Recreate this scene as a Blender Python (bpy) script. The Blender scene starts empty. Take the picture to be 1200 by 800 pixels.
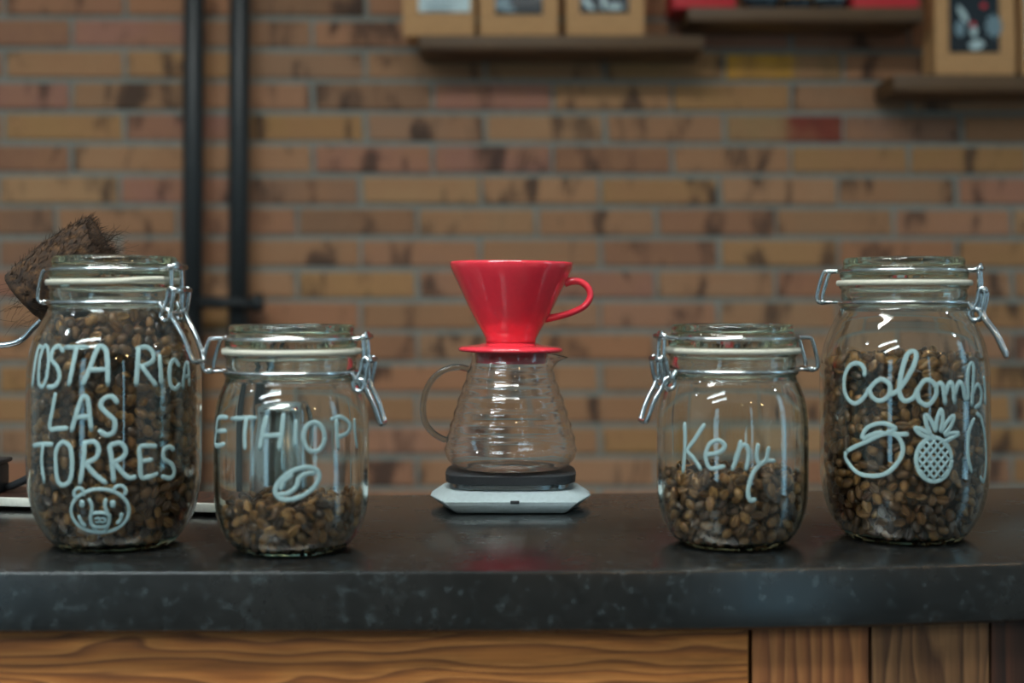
import bpy, bmesh, math, random
import numpy as np
from mathutils import Vector, Matrix, noise

R = math.radians
rnd = random.Random(7)
C = bpy.context.scene.collection
SC = bpy.context.scene

# ------------------------------------------------------------------ camera
CT = 0.90                    # worktop height
CH = 0.178                   # camera above the worktop
CZ = CT + CH
F = 1666.67
cam_d = bpy.data.cameras.new('camera')
cam_d.lens = 50; cam_d.sensor_width = 36; cam_d.shift_y = -0.0375
cam_d.dof.use_dof = True; cam_d.dof.focus_distance = 1.15; cam_d.dof.aperture_fstop = 3.7
cam_d.clip_start = 0.02
cam = bpy.data.objects.new('camera', cam_d); C.objects.link(cam)
cam.location = (0, 0, CZ); cam.rotation_euler = (R(90), 0, 0)
SC.camera = cam

# ------------------------------------------------------------------ world and exposure
w = bpy.data.worlds.new('world'); SC.world = w; w.use_nodes = True
w.node_tree.nodes['Background'].inputs[0].default_value = (0.50, 0.62, 0.64, 1)
w.node_tree.nodes['Background'].inputs[1].default_value = 0.22
SC.view_settings.view_transform = 'Standard'; SC.view_settings.look = 'None'
SC.view_settings.exposure = 1.0; SC.view_settings.gamma = 1.0
SC.view_settings.use_curve_mapping = False
SC.cycles.max_bounces = 24; SC.cycles.transmission_bounces = 20; SC.cycles.glossy_bounces = 8
SC.cycles.diffuse_bounces = 3; SC.cycles.transparent_max_bounces = 16
SC.cycles.blur_glossy = 0.6; SC.cycles.sample_clamp_indirect = 6.0
SC.cycles.caustics_refractive = True; SC.cycles.caustics_reflective = True
SC.cycles.use_denoising = True

LAMP = 16.0      # ceiling strip emission
WIN = 1.5        # window emission

# ------------------------------------------------------------------ materials
def srgb(r, g, b):
    f = lambda c: (c/255/12.92) if c/255 <= 0.04045 else ((c/255+0.055)/1.055)**2.4
    return (f(r), f(g), f(b), 1)

def mat(name):
    m = bpy.data.materials.new(name); m.use_nodes = True
    return m, m.node_tree.nodes, m.node_tree.links, m.node_tree.nodes['Principled BSDF']

def N(nodes, t, **kw):
    n = nodes.new(t)
    for k, v in kw.items(): setattr(n, k, v)
    return n

def ramp(nodes, stops):
    n = nodes.new('ShaderNodeValToRGB'); e = n.color_ramp.elements
    while len(e) < len(stops): e.new(0.5)
    for el, (p, c) in zip(e, stops):
        el.position = p; el.color = c if len(c) == 4 else (*c, 1)
    return n

def noise_node(nodes, links, vec, scale, detail=3, rough=0.55, dist=0):
    n = N(nodes, 'ShaderNodeTexNoise')
    n.inputs['Scale'].default_value = scale; n.inputs['Detail'].default_value = detail
    n.inputs['Roughness'].default_value = rough; n.inputs['Distortion'].default_value = dist
    if vec is not None: links.new(vec, n.inputs['Vector'])
    return n

def mixc(nodes, links, fac, a, b, blend='MIX'):
    n = N(nodes, 'ShaderNodeMix', data_type='RGBA', blend_type=blend)
    for sock, v in ((n.inputs[0], fac), (n.inputs[6], a), (n.inputs[7], b)):
        if hasattr(v, 'is_linked'): links.new(v, sock)
        else: sock.default_value = v
    return n.outputs[2]

def bump(nodes, links, height, bsdf, strength=0.3, dist=0.001):
    b = N(nodes, 'ShaderNodeBump'); b.inputs['Strength'].default_value = strength; b.inputs['Distance'].default_value = dist
    links.new(height, b.inputs['Height']); links.new(b.outputs[0], bsdf.inputs['Normal'])

def plain(name, col, rough=0.5, metal=0.0, spec=None, coat=0.0, grain=0.06, gscale=300):
    """one even colour with a very fine grain"""
    m, n, l, b = mat(name)
    tc = N(n, 'ShaderNodeTexCoord')
    nz = noise_node(n, l, tc.outputs['Object'], gscale, 2)
    dark = tuple(c*(1-grain*2) for c in col[:3])+(1,)
    rp = ramp(n, [(0.3, dark), (0.7, col)]); l.new(nz.outputs[0], rp.inputs[0])
    l.new(rp.outputs[0], b.inputs['Base Color'])
    b.inputs['Roughness'].default_value = rough; b.inputs['Metallic'].default_value = metal
    b.inputs['Coat Weight'].default_value = coat; b.inputs['Coat Roughness'].default_value = 0.05
    if spec is not None: b.inputs['Specular IOR Level'].default_value = spec
    return m

def emitter(name, col, strength):
    m = bpy.data.materials.new(name); m.use_nodes = True; n = m.node_tree.nodes; n.clear()
    e = n.new('ShaderNodeEmission'); e.inputs[0].default_value = (*col, 1); e.inputs[1].default_value = strength
    o = n.new('ShaderNodeOutputMaterial'); m.node_tree.links.new(e.outputs[0], o.inputs[0])
    return m

def glass(name, col=(1, 1, 1), absorb=None, density=0, rough=0.0):
    m = bpy.data.materials.new(name); m.use_nodes = True; n = m.node_tree.nodes; l = m.node_tree.links; n.clear()
    g = n.new('ShaderNodeBsdfGlass'); g.inputs['Color'].default_value = (*col, 1)
    g.inputs['IOR'].default_value = 1.5; g.inputs['Roughness'].default_value = rough
    o = n.new('ShaderNodeOutputMaterial'); l.new(g.outputs[0], o.inputs[0])
    if absorb:
        v = n.new('ShaderNodeVolumeAbsorption'); v.inputs[0].default_value = (*absorb, 1); v.inputs[1].default_value = density
        l.new(v.outputs[0], o.inputs['Volume'])
    return m

def brick_mat(name, mode, special=None):
    m, n, l, b = mat(name)
    tc = N(n, 'ShaderNodeTexCoord'); oi = N(n, 'ShaderNodeObjectInfo')
    off = N(n, 'ShaderNodeVectorMath', operation='SCALE'); comb = N(n, 'ShaderNodeCombineXYZ')
    for i in range(3): l.new(oi.outputs['Random'], comb.inputs[i])
    l.new(comb.outputs[0], off.inputs[0]); off.inputs['Scale'].default_value = 37.0
    add = N(n, 'ShaderNodeVectorMath', operation='ADD'); l.new(tc.outputs['Object'], add.inputs[0]); l.new(off.outputs[0], add.inputs[1])
    v = add.outputs[0]
    if mode == 'object': base = oi.outputs['Color']
    else:
        at = N(n, 'ShaderNodeAttribute', attribute_name='tint'); base = at.outputs['Color']
    if special:
        colr, lo, hi = special
        sx = N(n, 'ShaderNodeSeparateXYZ'); l.new(tc.outputs['Object'], sx.inputs[0])
        nz0 = noise_node(n, l, v, 30, 2)
        ma = N(n, 'ShaderNodeMath', operation='MULTIPLY_ADD'); l.new(nz0.outputs[0], ma.inputs[0]); ma.inputs[1].default_value = 0.05
        l.new(sx.outputs[0], ma.inputs[2])
        mr = N(n, 'ShaderNodeMapRange'); l.new(ma.outputs[0], mr.inputs[0])
        mr.inputs[1].default_value = lo; mr.inputs[2].default_value = hi
        base = mixc(n, l, mr.outputs[0], base, colr)
    # broad hue drift, then soot-coloured firing stains with a shape of their own, then grain
    drift = noise_node(n, l, v, 9, 3, 0.6); rd = ramp(n, [(0.42, (0, 0, 0)), (0.62, (1, 1, 1))]); l.new(drift.outputs[0], rd.inputs[0])
    sc = N(n, 'ShaderNodeMath', operation='MULTIPLY'); l.new(rd.outputs[0], sc.inputs[0]); sc.inputs[1].default_value = 0.45
    base = mixc(n, l, sc.outputs[0], base, srgb(174, 124, 88))
    mp = N(n, 'ShaderNodeMapping'); mp.inputs['Rotation'].default_value = (0, R(35), 0); mp.inputs['Scale'].default_value = (1.5, 1, 0.6); l.new(v, mp.inputs[0])
    st = noise_node(n, l, mp.outputs[0], 11, 4, 0.55, 0.4)
    sm = 0.25 if special else 0.85
    rs = ramp(n, [(0.54, (0, 0, 0)), (0.66, (sm, sm, sm))]); l.new(st.outputs[0], rs.inputs[0])
    base = mixc(n, l, rs.outputs[0], base, srgb(62, 46, 40))
    gr = noise_node(n, l, v, 260, 4, 0.7); rg = ramp(n, [(0.3, (0.78, 0.78, 0.78)), (0.7, (1.08, 1.08, 1.08))]); l.new(gr.outputs[0], rg.inputs[0])
    base = mixc(n, l, 1.0, base, rg.outputs[0], 'MULTIPLY')
    l.new(base, b.inputs['Base Color']); b.inputs['Roughness'].default_value = 0.85
    bump(n, l, gr.outputs[0], b, 0.5, 0.002)
    return m

def wood_mat(name, c1, c2, c3, axis='x', lines=110, wander=7.0, rough=0.55, seed=0.0):
    """growth rings drawn out along one axis, wandering a little"""
    m, n, l, b = mat(name)
    tc = N(n, 'ShaderNodeTexCoord'); mp = N(n, 'ShaderNodeMapping')
    mp.inputs['Scale'].default_value = {'x': (0.22, 1, 1), 'z': (1, 1, 0.18)}[axis]; mp.inputs['Location'].default_value = (seed, seed*2.3, seed*1.7)
    l.new(tc.outputs['Object'], mp.inputs[0])
    nz = noise_node(n, l, mp.outputs[0], 11, 3, 0.5)
    sx = N(n, 'ShaderNodeSeparateXYZ'); l.new(tc.outputs['Object'], sx.inputs[0])
    a1 = N(n, 'ShaderNodeMath', operation='MULTIPLY'); a1.inputs[1].default_value = lines; l.new(sx.outputs[2 if axis == 'x' else 0], a1.inputs[0])
    a2 = N(n, 'ShaderNodeMath', operation='MULTIPLY_ADD'); a2.inputs[1].default_value = wander; l.new(nz.outputs[0], a2.inputs[0]); l.new(a1.outputs[0], a2.inputs[2])
    fr = N(n, 'ShaderNodeMath', operation='FRACT'); l.new(a2.outputs[0], fr.inputs[0])
    rp = ramp(n, [(0.0, c1), (0.45, c2), (0.88, c3), (1.0, c1)]); l.new(fr.outputs[0], rp.inputs[0])
    mp2 = N(n, 'ShaderNodeMapping'); mp2.inputs['Scale'].default_value = {'x': (0.05, 1, 1), 'z': (1, 1, 0.05)}[axis]; l.new(tc.outputs['Object'], mp2.inputs[0])
    fine = noise_node(n, l, mp2.outputs[0], 260, 3, 0.7); rg = ramp(n, [(0.3, (0.62, 0.62, 0.62)), (0.65, (1.05, 1.05, 1.05))]); l.new(fine.outputs[0], rg.inputs[0])
    patch = noise_node(n, l, mp.outputs[0], 9, 2); rq = ramp(n, [(0.35, (0.74, 0.70, 0.66)), (0.65, (1.05, 1.05, 1.05))]); l.new(patch.outputs[0], rq.inputs[0])
    base = mixc(n, l, 1.0, rp.outputs[0], rg.outputs[0], 'MULTIPLY')
    base = mixc(n, l, 1.0, base, rq.outputs[0], 'MULTIPLY')
    l.new(base, b.inputs['Base Color']); b.inputs['Roughness'].default_value = rough
    bump(n, l, fine.outputs[0], b, 0.25, 0.001)
    return m

def stone_mat(name):
    m, n, l, b = mat(name)
    tc = N(n, 'ShaderNodeTexCoord')
    big = noise_node(n, l, tc.outputs['Object'], 26, 5, 0.65)
    rb = ramp(n, [(0.35, srgb(19, 20, 20)), (0.7, srgb(30, 30, 29))]); l.new(big.outputs[0], rb.inputs[0])
    sp = noise_node(n, l, tc.outputs['Object'], 110, 4, 0.6); rs = ramp(n, [(0.55, (0, 0, 0)), (0.72, (0.75, 0.75, 0.75))]); l.new(sp.outputs[0], rs.inputs[0])
    c = mixc(n, l, rs.outputs[0], rb.outputs[0], srgb(58, 66, 68))
    sp2 = noise_node(n, l, tc.outputs['Object'], 420, 3, 0.6); r2 = ramp(n, [(0.35, (0.7, 0.7, 0.7)), (0.7, (1.2, 1.2, 1.2))]); l.new(sp2.outputs[0], r2.inputs[0])
    c = mixc(n, l, 1.0, c, r2.outputs[0], 'MULTIPLY')
    l.new(c, b.inputs['Base Color']); b.inputs['Specular IOR Level'].default_value = 0.6
    b.inputs['Coat Weight'].default_value = 0.7; b.inputs['Coat Roughness'].default_value = 0.22
    rr = ramp(n, [(0.35, (0.22, 0.22, 0.22)), (0.7, (0.30, 0.30, 0.30))]); l.new(big.outputs[0], rr.inputs[0]); l.new(rr.outputs[0], b.inputs['Roughness'])
    bump(n, l, sp2.outputs[0], b, 0.3, 0.00006)
    return m

def bean_mat():
    m, n, l, b = mat('roasted_bean')
    at = N(n, 'ShaderNodeAttribute', attribute_name='tint')
    tc = N(n, 'ShaderNodeTexCoord'); nz = noise_node(n, l, tc.outputs['Object'], 500, 3)
    rg = ramp(n, [(0.3, (0.72, 0.72, 0.72)), (0.7, (1.15, 1.15, 1.15))]); l.new(nz.outputs[0], rg.inputs[0])
    l.new(mixc(n, l, 1.0, at.outputs['Color'], rg.outputs[0], 'MULTIPLY'), b.inputs['Base Color'])
    b.inputs['Roughness'].default_value = 0.30; b.inputs['Specular IOR Level'].default_value = 0.5
    return m

def coir_mat():
    m, n, l, b = mat('coir')
    tc = N(n, 'ShaderNodeTexCoord'); nz = noise_node(n, l, tc.outputs['Object'], 160, 4, 0.7)
    rp = ramp(n, [(0.35, srgb(28, 18, 11)), (0.55, srgb(62, 41, 22)), (0.78, srgb(112, 78, 42))]); l.new(nz.outputs[0], rp.inputs[0])
    l.new(rp.outputs[0], b.inputs['Base Color']); b.inputs['Roughness'].default_value = 0.85
    return m

M = {}
M['brick'] = brick_mat('brick_clay', 'object')
M['brick_yellow'] = brick_mat('brick_ochre_end', 'object', (srgb(206, 152, 52), 0.052, 0.030))
M['brick_red'] = brick_mat('brick_red_end', 'object', (srgb(132, 62, 46), 0.012, 0.045))
M['brick_far'] = brick_mat('brick_clay_far', 'attr')
M['mortar'] = plain('mortar', srgb(146, 148, 140), 0.9, grain=0.12, gscale=60)
M['stone'] = stone_mat('dark_speckled_stone')
M['wood_long'] = wood_mat('oak_long_grain', srgb(192, 128, 66), srgb(176, 110, 52), srgb(122, 72, 34), 'x', 120, 17, seed=0.3)
M['wood_up'] = wood_mat('oak_upright_grain', srgb(168, 112, 66), srgb(148, 94, 54), srgb(112, 66, 38), 'z', 110, 10, seed=1.3)
M['wood_up_grey'] = wood_mat('oak_upright_grey', srgb(140, 102, 66), srgb(120, 84, 52), srgb(88, 58, 36), 'z', 100, 14, seed=4.1)
M['wood_dark'] = wood_mat('oak_dark', srgb(84, 50, 32), srgb(66, 40, 27), srgb(42, 26, 18), 'z', 50, 7, seed=2.6)
M['shelf'] = wood_mat('shelf_wood', srgb(118, 86, 50), srgb(98, 70, 40), srgb(68, 46, 28), 'x', 120, 6, seed=5.0)
M['jar_glass'] = glass('jar_glass', (0.985, 1.0, 0.99), (0.50, 0.88, 0.70), 9)
M['lid_glass'] = glass('lid_glass', (0.985, 1.0, 0.99), (0.66, 0.72, 0.50), 12)
M['clear_glass'] = glass('thin_clear_glass', (0.995, 1.0, 1.0), (0.8, 0.95, 0.92), 4)
M['handle_glass'] = glass('handle_glass', (0.86, 0.90, 0.90))
M['steel'] = plain('polished_wire', (0.62, 0.66, 0.68, 1), 0.2, 1.0, grain=0.05)
M['steel_pot'] = plain('brushed_steel', (0.60, 0.62, 0.62, 1), 0.22, 1.0, grain=0.05)
M['rubber'] = plain('cream_rubber', srgb(200, 198, 182), 0.5)
M['paint'] = plain('chalk_marker', srgb(142, 168, 170), 0.85, grain=0.05, gscale=700)
M['red'] = plain('red_glazed_ceramic', srgb(238, 58, 74), 0.14, coat=0.6, grain=0.02)
M['white'] = plain('white_plastic', srgb(172, 188, 192), 0.4)
M['black'] = plain('black_rubber', srgb(44, 47, 50), 0.45)
M['black_metal'] = plain('black_painted_steel', srgb(34, 38, 40), 0.38)
M['metal_trim'] = plain('grey_trim', (0.55, 0.6, 0.62, 1), 0.25, 1.0)
M['bean'] = bean_mat()
M['coir'] = coir_mat()
M['kraft'] = plain('kraft_paper', srgb(200, 152, 102), 0.75, grain=0.08, gscale=90)
M['pale_film'] = plain('pale_printed_label', srgb(190, 212, 214), 0.4)
M['dark_film'] = plain('dark_window_film', srgb(28, 40, 48), 0.2)
M['blue_film'] = plain('blue_grey_print', srgb(120, 146, 156), 0.4)
M['red_card'] = plain('red_card', srgb(206, 40, 50), 0.5)
M['tray'] = plain('pale_tray', srgb(200, 202, 192), 0.45)
M['plaster'] = plain('plaster', srgb(120, 122, 118), 0.9, gscale=20)
M['floor'] = plain('floor_concrete', srgb(96, 92, 86), 0.6, gscale=12, grain=0.15)
M['lamp'] = emitter('ceiling_lamp_glow', (0.84, 0.97, 1.0), LAMP)
M['lamp_wall'] = emitter('wall_side_lamp_glow', (0.96, 0.98, 0.94), LAMP*1.7)
M['lamp_spot'] = emitter('can_lamp_glow', (0.82, 0.95, 1.0), 60.0)
M['window'] = emitter('daylight_pane', (0.42, 0.78, 1.0), WIN)
M['bulb'] = emitter('filament_glow', (1.0, 0.62, 0.28), 50.0)

# ------------------------------------------------------------------ helpers
def at(px, py, d):
    """the point at depth d in front of the camera seen at that pixel of the 1200x800 photograph"""
    return Vector(((px-600)*d/F, d, CZ-(py-355)*d/F))

def obj(name, bm, m, parent=None, smooth=True):
    me = bpy.data.meshes.new(name)
    if isinstance(bm, bmesh.types.BMesh):
        bm.normal_update(); bm.to_mesh(me); bm.free()
    else:
        me.from_pydata(*bm); me.validate()
    if smooth: me.polygons.foreach_set('use_smooth', [True]*len(me.polygons))
    if m is not None: me.materials.append(m)
    o = bpy.data.objects.new(name, me); C.objects.link(o)
    if parent is not None: o.parent = parent
    return o

def sharp(o, ang=35):
    o.data.set_sharp_from_angle(angle=R(ang)); return o

def empty(name, loc, label, cat, group=None, rotz=0):
    o = bpy.data.objects.new(name, None); C.objects.link(o); o.empty_display_size = 0.05
    o.location = loc; o.rotation_euler = (0, 0, rotz); return tag(o, label, cat, group)

def tag(o, label, cat, group=None):
    o['label'] = label; o['category'] = cat
    if group: o['group'] = group
    return o

def lathe(bm, prof, seg=96, centre=(0, 0)):
    """revolve (r, z) points; r = 0 closes to a point"""
    rings = []
    for r, z in prof:
        if r < 1e-7: rings.append([bm.verts.new((centre[0], centre[1], z))])
        else: rings.append([bm.verts.new((centre[0]+r*math.cos(2*math.pi*k/seg), centre[1]+r*math.sin(2*math.pi*k/seg), z)) for k in range(seg)])
    for a, b in zip(rings[:-1], rings[1:]):
        for k in range(seg):
            k2 = (k+1) % seg
            if len(a) == 1 and len(b) == 1: continue
            if len(a) == 1: bm.faces.new((a[0], b[k2], b[k]))
            elif len(b) == 1: bm.faces.new((a[k], a[k2], b[0]))
            else: bm.faces.new((a[k], a[k2], b[k2], b[k]))
    return bm

def lathe_obj(name, prof, m, parent=None, seg=96, closed=False):
    bm = bmesh.new()
    if closed: prof = list(prof)+[prof[0]]
    lathe(bm, prof, seg)
    if closed: bmesh.ops.remove_doubles(bm, verts=bm.verts, dist=1e-7)
    bmesh.ops.recalc_face_normals(bm, faces=bm.faces)
    return obj(name, bm, m, parent)

def catmull(pts, n=6, closed=False):
    P = [Vector(p) for p in pts]
    if len(P) < 3: return P
    out = []; L = len(P)
    for i in range(L if closed else L-1):
        if closed: a, b, c, d = P[(i-1) % L], P[i], P[(i+1) % L], P[(i+2) % L]
        else: a, b, c, d = P[max(i-1, 0)], P[i], P[i+1], P[min(i+2, L-1)]
        for k in range(n):
            t = k/n
            out.append(0.5*((2*b)+(c-a)*t+(2*a-5*b+4*c-d)*t*t+(3*b-a-3*c+d)*t**3))
    if not closed: out.append(P[-1])
    return out

def tube(bm, pts, r, seg=8, closed=False, radii=None):
    P = [Vector(p) for p in pts]; L = len(P); rings = []; prev = None
    for i, p in enumerate(P):
        if closed: t = (P[(i+1) % L]-P[i-1])
        else: t = P[min(i+1, L-1)]-P[max(i-1, 0)]
        if t.length < 1e-9: t = Vector((0, 0, 1))
        t.normalize()
        if prev is None:
            u = t.cross(Vector((0, 0, 1)))
            if u.length < 0.1: u = t.cross(Vector((0, 1, 0)))
        else: u = prev-t*prev.dot(t)
        u.normalize(); prev = u; v = t.cross(u)
        rr = radii[i] if radii else r
        rings.append([bm.verts.new(p+(u*math.cos(2*math.pi*k/seg)+v*math.sin(2*math.pi*k/seg))*rr) for k in range(seg)])
    for i in range(L if closed else L-1):
        a, b = rings[i], rings[(i+1) % L]
        best = 0
        if closed and i == L-1:
            best = min(range(seg), key=lambda s: sum((a[k].co-b[(k+s) % seg].co).length for k in range(seg)))
        for k in range(seg): bm.faces.new((a[k], a[(k+1) % seg], b[(k+1+best) % seg], b[(k+best) % seg]))
    if not closed:
        bm.faces.new(list(reversed(rings[0]))); bm.faces.new(rings[-1])
    return bm

def box(bm, lo, hi, bevel=0.0):
    t = bmesh.ops.create_cube(bm, size=1.0)['verts']
    for v in t:
        v.co = Vector([lo[i]+(v.co[i]+0.5)*(hi[i]-lo[i]) for i in range(3)])
    if bevel:
        es = list({e for v in t for e in v.link_edges})
        bmesh.ops.bevel(bm, geom=es, offset=bevel, segments=2, affect='EDGES', profile=0.5)
    return bm

def box_obj(name, lo, hi, m, parent=None, bevel=0.0):
    bm = bmesh.new(); box(bm, lo, hi, bevel); return sharp(obj(name, bm, m, parent), 40)

def structure(o):
    o['kind'] = 'structure'; return o

# ------------------------------------------------------------------ the room
WD = 2.915                                        # depth of the brick wall at the optical axis
SW = F/WD                                         # pixels per metre there
structure(box_obj('floor', (-4, -3.2, -0.05), (3.6, 3.3, 0), M['floor']))
wall = structure(box_obj('wall_back', (-3.6, 0.0, 0), (3.4, 0.15, 2.9), M['mortar']))
wall.location = (0, WD+0.008, 0); wall.rotation_euler = (0, 0, R(1.0))
structure(box_obj('wall_behind', (-3.6, -3.2, 0), (3.6, -3.1, 2.9), M['plaster']))

def brick_mesh(seed, wdt=0.236, h=0.0525, dp=0.014):
    r = random.Random(seed); bm = bmesh.new(); box(bm, (-wdt/2, 0, -h/2), (wdt/2, dp, h/2))
    for v in bm.verts:
        v.co.x += r.uniform(-.0025, .0025); v.co.z += r.uniform(-.0015, .0015)
        if v.co.y < 0.001: v.co.y += r.uniform(-.0015, .0015)
    front = [e for e in bm.edges if all(v.co.y < 0.003 for v in e.verts)]
    bmesh.ops.bevel(bm, geom=front, offset=0.003, segments=1, affect='EDGES')
    me = bpy.data.meshes.new('brick'); bm.to_mesh(me); bm.free(); return me
full = [brick_mesh(s) for s in range(5)]
for me in full: me.materials.append(M['brick'])
TINTS = [(168, 125, 92), (162, 119, 88), (166, 120, 94), (154, 109, 84), (172, 132, 98), (160, 121, 92), (165, 115, 86), (166, 124, 82), (162, 113, 94), (144, 107, 84), (171, 128, 94)]
ROW = 36.65; JP = 140.5
def row_phase(k):
    # joints read off the photograph, row 0 is the course between y = 95 and y = 131
    if k % 2 == 0: return 507 if k <= 2 else 489
    return 569 if k <= 1 else 563
rb = random.Random(21)
n_brick = 0
far_v, far_f, far_t = [], [], []
def far_brick(cx, cz, tint):
    b = len(far_v); a, h = 0.118, 0.0262
    x0, x1, z0, z1 = max(cx-a, -3.55), min(cx+a, 3.35), cz-h, cz+h
    if x1-x0 < 0.03: return
    for (x, y, z) in ((x0, -.006, z0), (x1, -.006, z0), (x1, -.006, z1), (x0, -.006, z1), (x0, .002, z0), (x1, .002, z0), (x1, .002, z1), (x0, .002, z1)):
        far_v.append((x, y, z)); far_t.append(tint)
    far_f.extend([(b, b+1, b+2, b+3), (b, b+4, b+5, b+1), (b+1, b+5, b+6, b+2), (b+2, b+6, b+7, b+3), (b+3, b+7, b+4, b)])
for k in range(-21, 26):
    yc = 95+ROW*(k+0.5); z = CZ-(yc-355)/SW
    if z < 0.05 or z > 2.86: continue
    near = -4 <= k <= 13
    ph = row_phase(k)
    for j in range(-16, 18):
        pxc = ph+JP*(j+0.5)
        x = (pxc-600)/SW
        if abs(x) > 3.45: continue
        t = srgb(*rb.choice(TINTS)); f = rb.uniform(1.0, 1.2); t = (t[0]*f, t[1]*f, t[2]*f*rb.uniform(.9, 1.05), 1)
        if near and -90 < pxc < 1290:
            o = bpy.data.objects.new('brick', full[rb.randrange(5)]); C.objects.link(o); o.parent = wall
            o.location = (x, -.006+rb.uniform(-.0015, .002), z); o.color = t
            o.rotation_euler = (0, R(rb.uniform(-.35, .35)), 0)
            if k == -1 and abs(pxc-920) < 40:
                o.data = o.data.copy(); o.data.materials[0] = M['brick_yellow']; o.color = srgb(158, 122, 84)
            if k == 1 and abs(pxc-920) < 40:
                o.data = o.data.copy(); o.data.materials[0] = M['brick_red']; o.color = srgb(162, 128, 88)
            n_brick += 1
        else: far_brick(x, z, t)
fb = obj('outer_bricks', (far_v, [], far_f), M['brick_far'], wall, smooth=False); fb['kind'] = 'stuff'
ca = fb.data.color_attributes.new('tint', 'FLOAT_COLOR', 'POINT')
ca.data.foreach_set('color', [c for t in far_t for c in t])

# glazing behind and beside the camera: bright daylight panes in dark frames
def window(name, lo, hi, axis):
    w_ = box_obj(name, lo, hi, M['black_metal']); structure(w_)
    nx = 1
    a, b = (0, 1) if axis == 'y' else (1, 0)      # a: running axis, b: normal axis
    g = 0.05; p0 = list(lo); p1 = list(hi)
    mid = (lo[2]*0.45+hi[2]*0.55)
    for (z0, z1) in ((lo[2]+g, mid-g/2), (mid+g/2, hi[2]-g)):
        q0 = [0, 0, z0]; q1 = [0, 0, z1]
        q0[a] = lo[a]+g; q1[a] = hi[a]-g
        if axis == 'y': q0[b] = hi[b]; q1[b] = hi[b]+0.01
        else: q0[b] = lo[b]-0.01; q1[b] = lo[b]
        box_obj('pane', q0, q1, M['window'], w_)
    return w_
window('window_1', (-2.80, -3.1, 0.25), (-2.1, -3.06, 2.55), 'y')
window('window_2', (1.60, -3.1, 0.25), (1.90, -3.06, 2.55), 'y')
window('window_3', (3.50, -0.10, 0.25), (3.54, 0.50, 2.55), 'x')

def strip_lamp(cx, cy, z, L, wd, m, label, rotz=0):
    t = empty('ceiling_lamp', (cx, cy, z), label, 'lamp', rotz=rotz)
    box_obj('housing', (-L/2-.02, -wd/2-.015, 0.0), (L/2+.02, wd/2+.015, 0.05), M['black_metal'], t, .004)
    box_obj('diffuser', (-L/2, -wd/2, -0.012), (L/2, wd/2, 0.0), m, t, .003)
    for s in (-1, 1):
        bm = bmesh.new(); tube(bm, [(s*L*.4, 0, .05), (s*L*.4, 0, 2.9-z)], .002, 6); obj('suspension_wire', bm, M['black_metal'], t)
    return t
strip_lamp(-1.15, -0.55, 2.35, 1.3, 0.16, M['lamp'], 'black linear ceiling lamp in front of the bar, nearer one')
strip_lamp(-1.25, -1.25, 2.35, 1.3, 0.16, M['lamp'], 'black linear ceiling lamp in front of the bar, farther one', R(8))
strip_lamp(-0.35, 0.35, 2.62, 1.6, 0.16, M['lamp_wall'], 'warm white linear lamp hanging above the bar counter')

def downlight(x, y, z, label):
    t = empty('round_lamp', (x, y, z), label, 'lamp')
    lathe_obj('can', [(.075, 0), (.08, 0), (.08, .12), (0, .12), (0, .115), (.075, .115)], M['black_metal'], t, 32, closed=True)
    lathe_obj('diffuser', [(0, .01), (.074, .01), (.074, .016), (0, .016)], M['lamp_spot'], t, 32)
    bm = bmesh.new(); tube(bm, [(0, 0, .12), (0, 0, 2.9-z)], .006, 8); obj('stem', bm, M['black_metal'], t)
downlight(-2.0, 0.35, 2.3, 'round black can lamp above the left end of the bar')
downlight(2.3, 0.45, 2.3, 'round black can lamp above the right end of the bar')

def pendant(x, y, z, label):
    t = empty('pendant_lamp', (x, y, z), label, 'lamp', 'bare bulbs hung in front of the bar')
    lathe_obj('bulb', [(0, -.055), (.015, -.05), (.026, -.03), (.028, -.012), (.02, .01), (.012, .03), (0, .032)], M['bulb'], t, 24)
    lathe_obj('socket', [(0, .031), (.014, .031), (.016, .04), (.016, .075), (.006, .085), (0, .085)], M['black_metal'], t, 24)
    bm = bmesh.new(); tube(bm, [(0, 0, .084), (0, 0, 2.9-z)], .003, 6); obj('cord', bm, M['black_metal'], t)
for x, y, z, lb in ((0.5, -1.5, 2.0, 'bare warm bulb hanging in the middle of the room'), (1.1, -1.2, 2.05, 'bare warm bulb between the two outer ones'),
                    (1.8, -0.9, 1.95, 'bare warm bulb nearest the right window')):
    pendant(x, y, z, lb)

# ------------------------------------------------------------------ pipes on the wall
def pipe(px, label, rr=0.0205):
    d = WD-0.07
    a = at(px+4, -330, d); b = at(px-5, 560, d); b.z = 0.0
    t = empty('steel_pipe', (b.x, b.y, 0), label, 'pipe')
    bm = bmesh.new(); tube(bm, [Vector((0, 0, 0.0)), Vector((a.x-b.x, 0, 2.85))], rr, 20); obj('pipe_run', bm, M['black_metal'], t)
    return t, a, b
p1, a1, b1 = pipe(227, 'left one of two black vertical pipes on the brick wall')
p2, a2, b2 = pipe(281, 'right one of two black vertical pipes, with the cross bracket end')
d = WD-0.07
br = empty('pipe_bracket', at(262, 355, d-0.025), 'short black bracket bar across the two pipes', 'bracket')
bm = bmesh.new(); L0 = (305-232)/F*d
tube(bm, [(-0.05, 0, .002), (L0-.052, 0, -.002)], .0125, 14); obj('bar', bm, M['black_metal'], br)
bm = bmesh.new(); tube(bm, [(L0-.066, 0, 0), (L0-.046, 0, 0)], .0185, 16); obj('end_nut', bm, M['black_metal'], br)
bm = bmesh.new(); tube(bm, [(at(277, 355, d).x-br.location.x, -.014, 0), (at(277, 355, d).x-br.location.x, .095, 0)], .012, 12); obj('wall_mount', bm, M['black_metal'], br)

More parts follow.
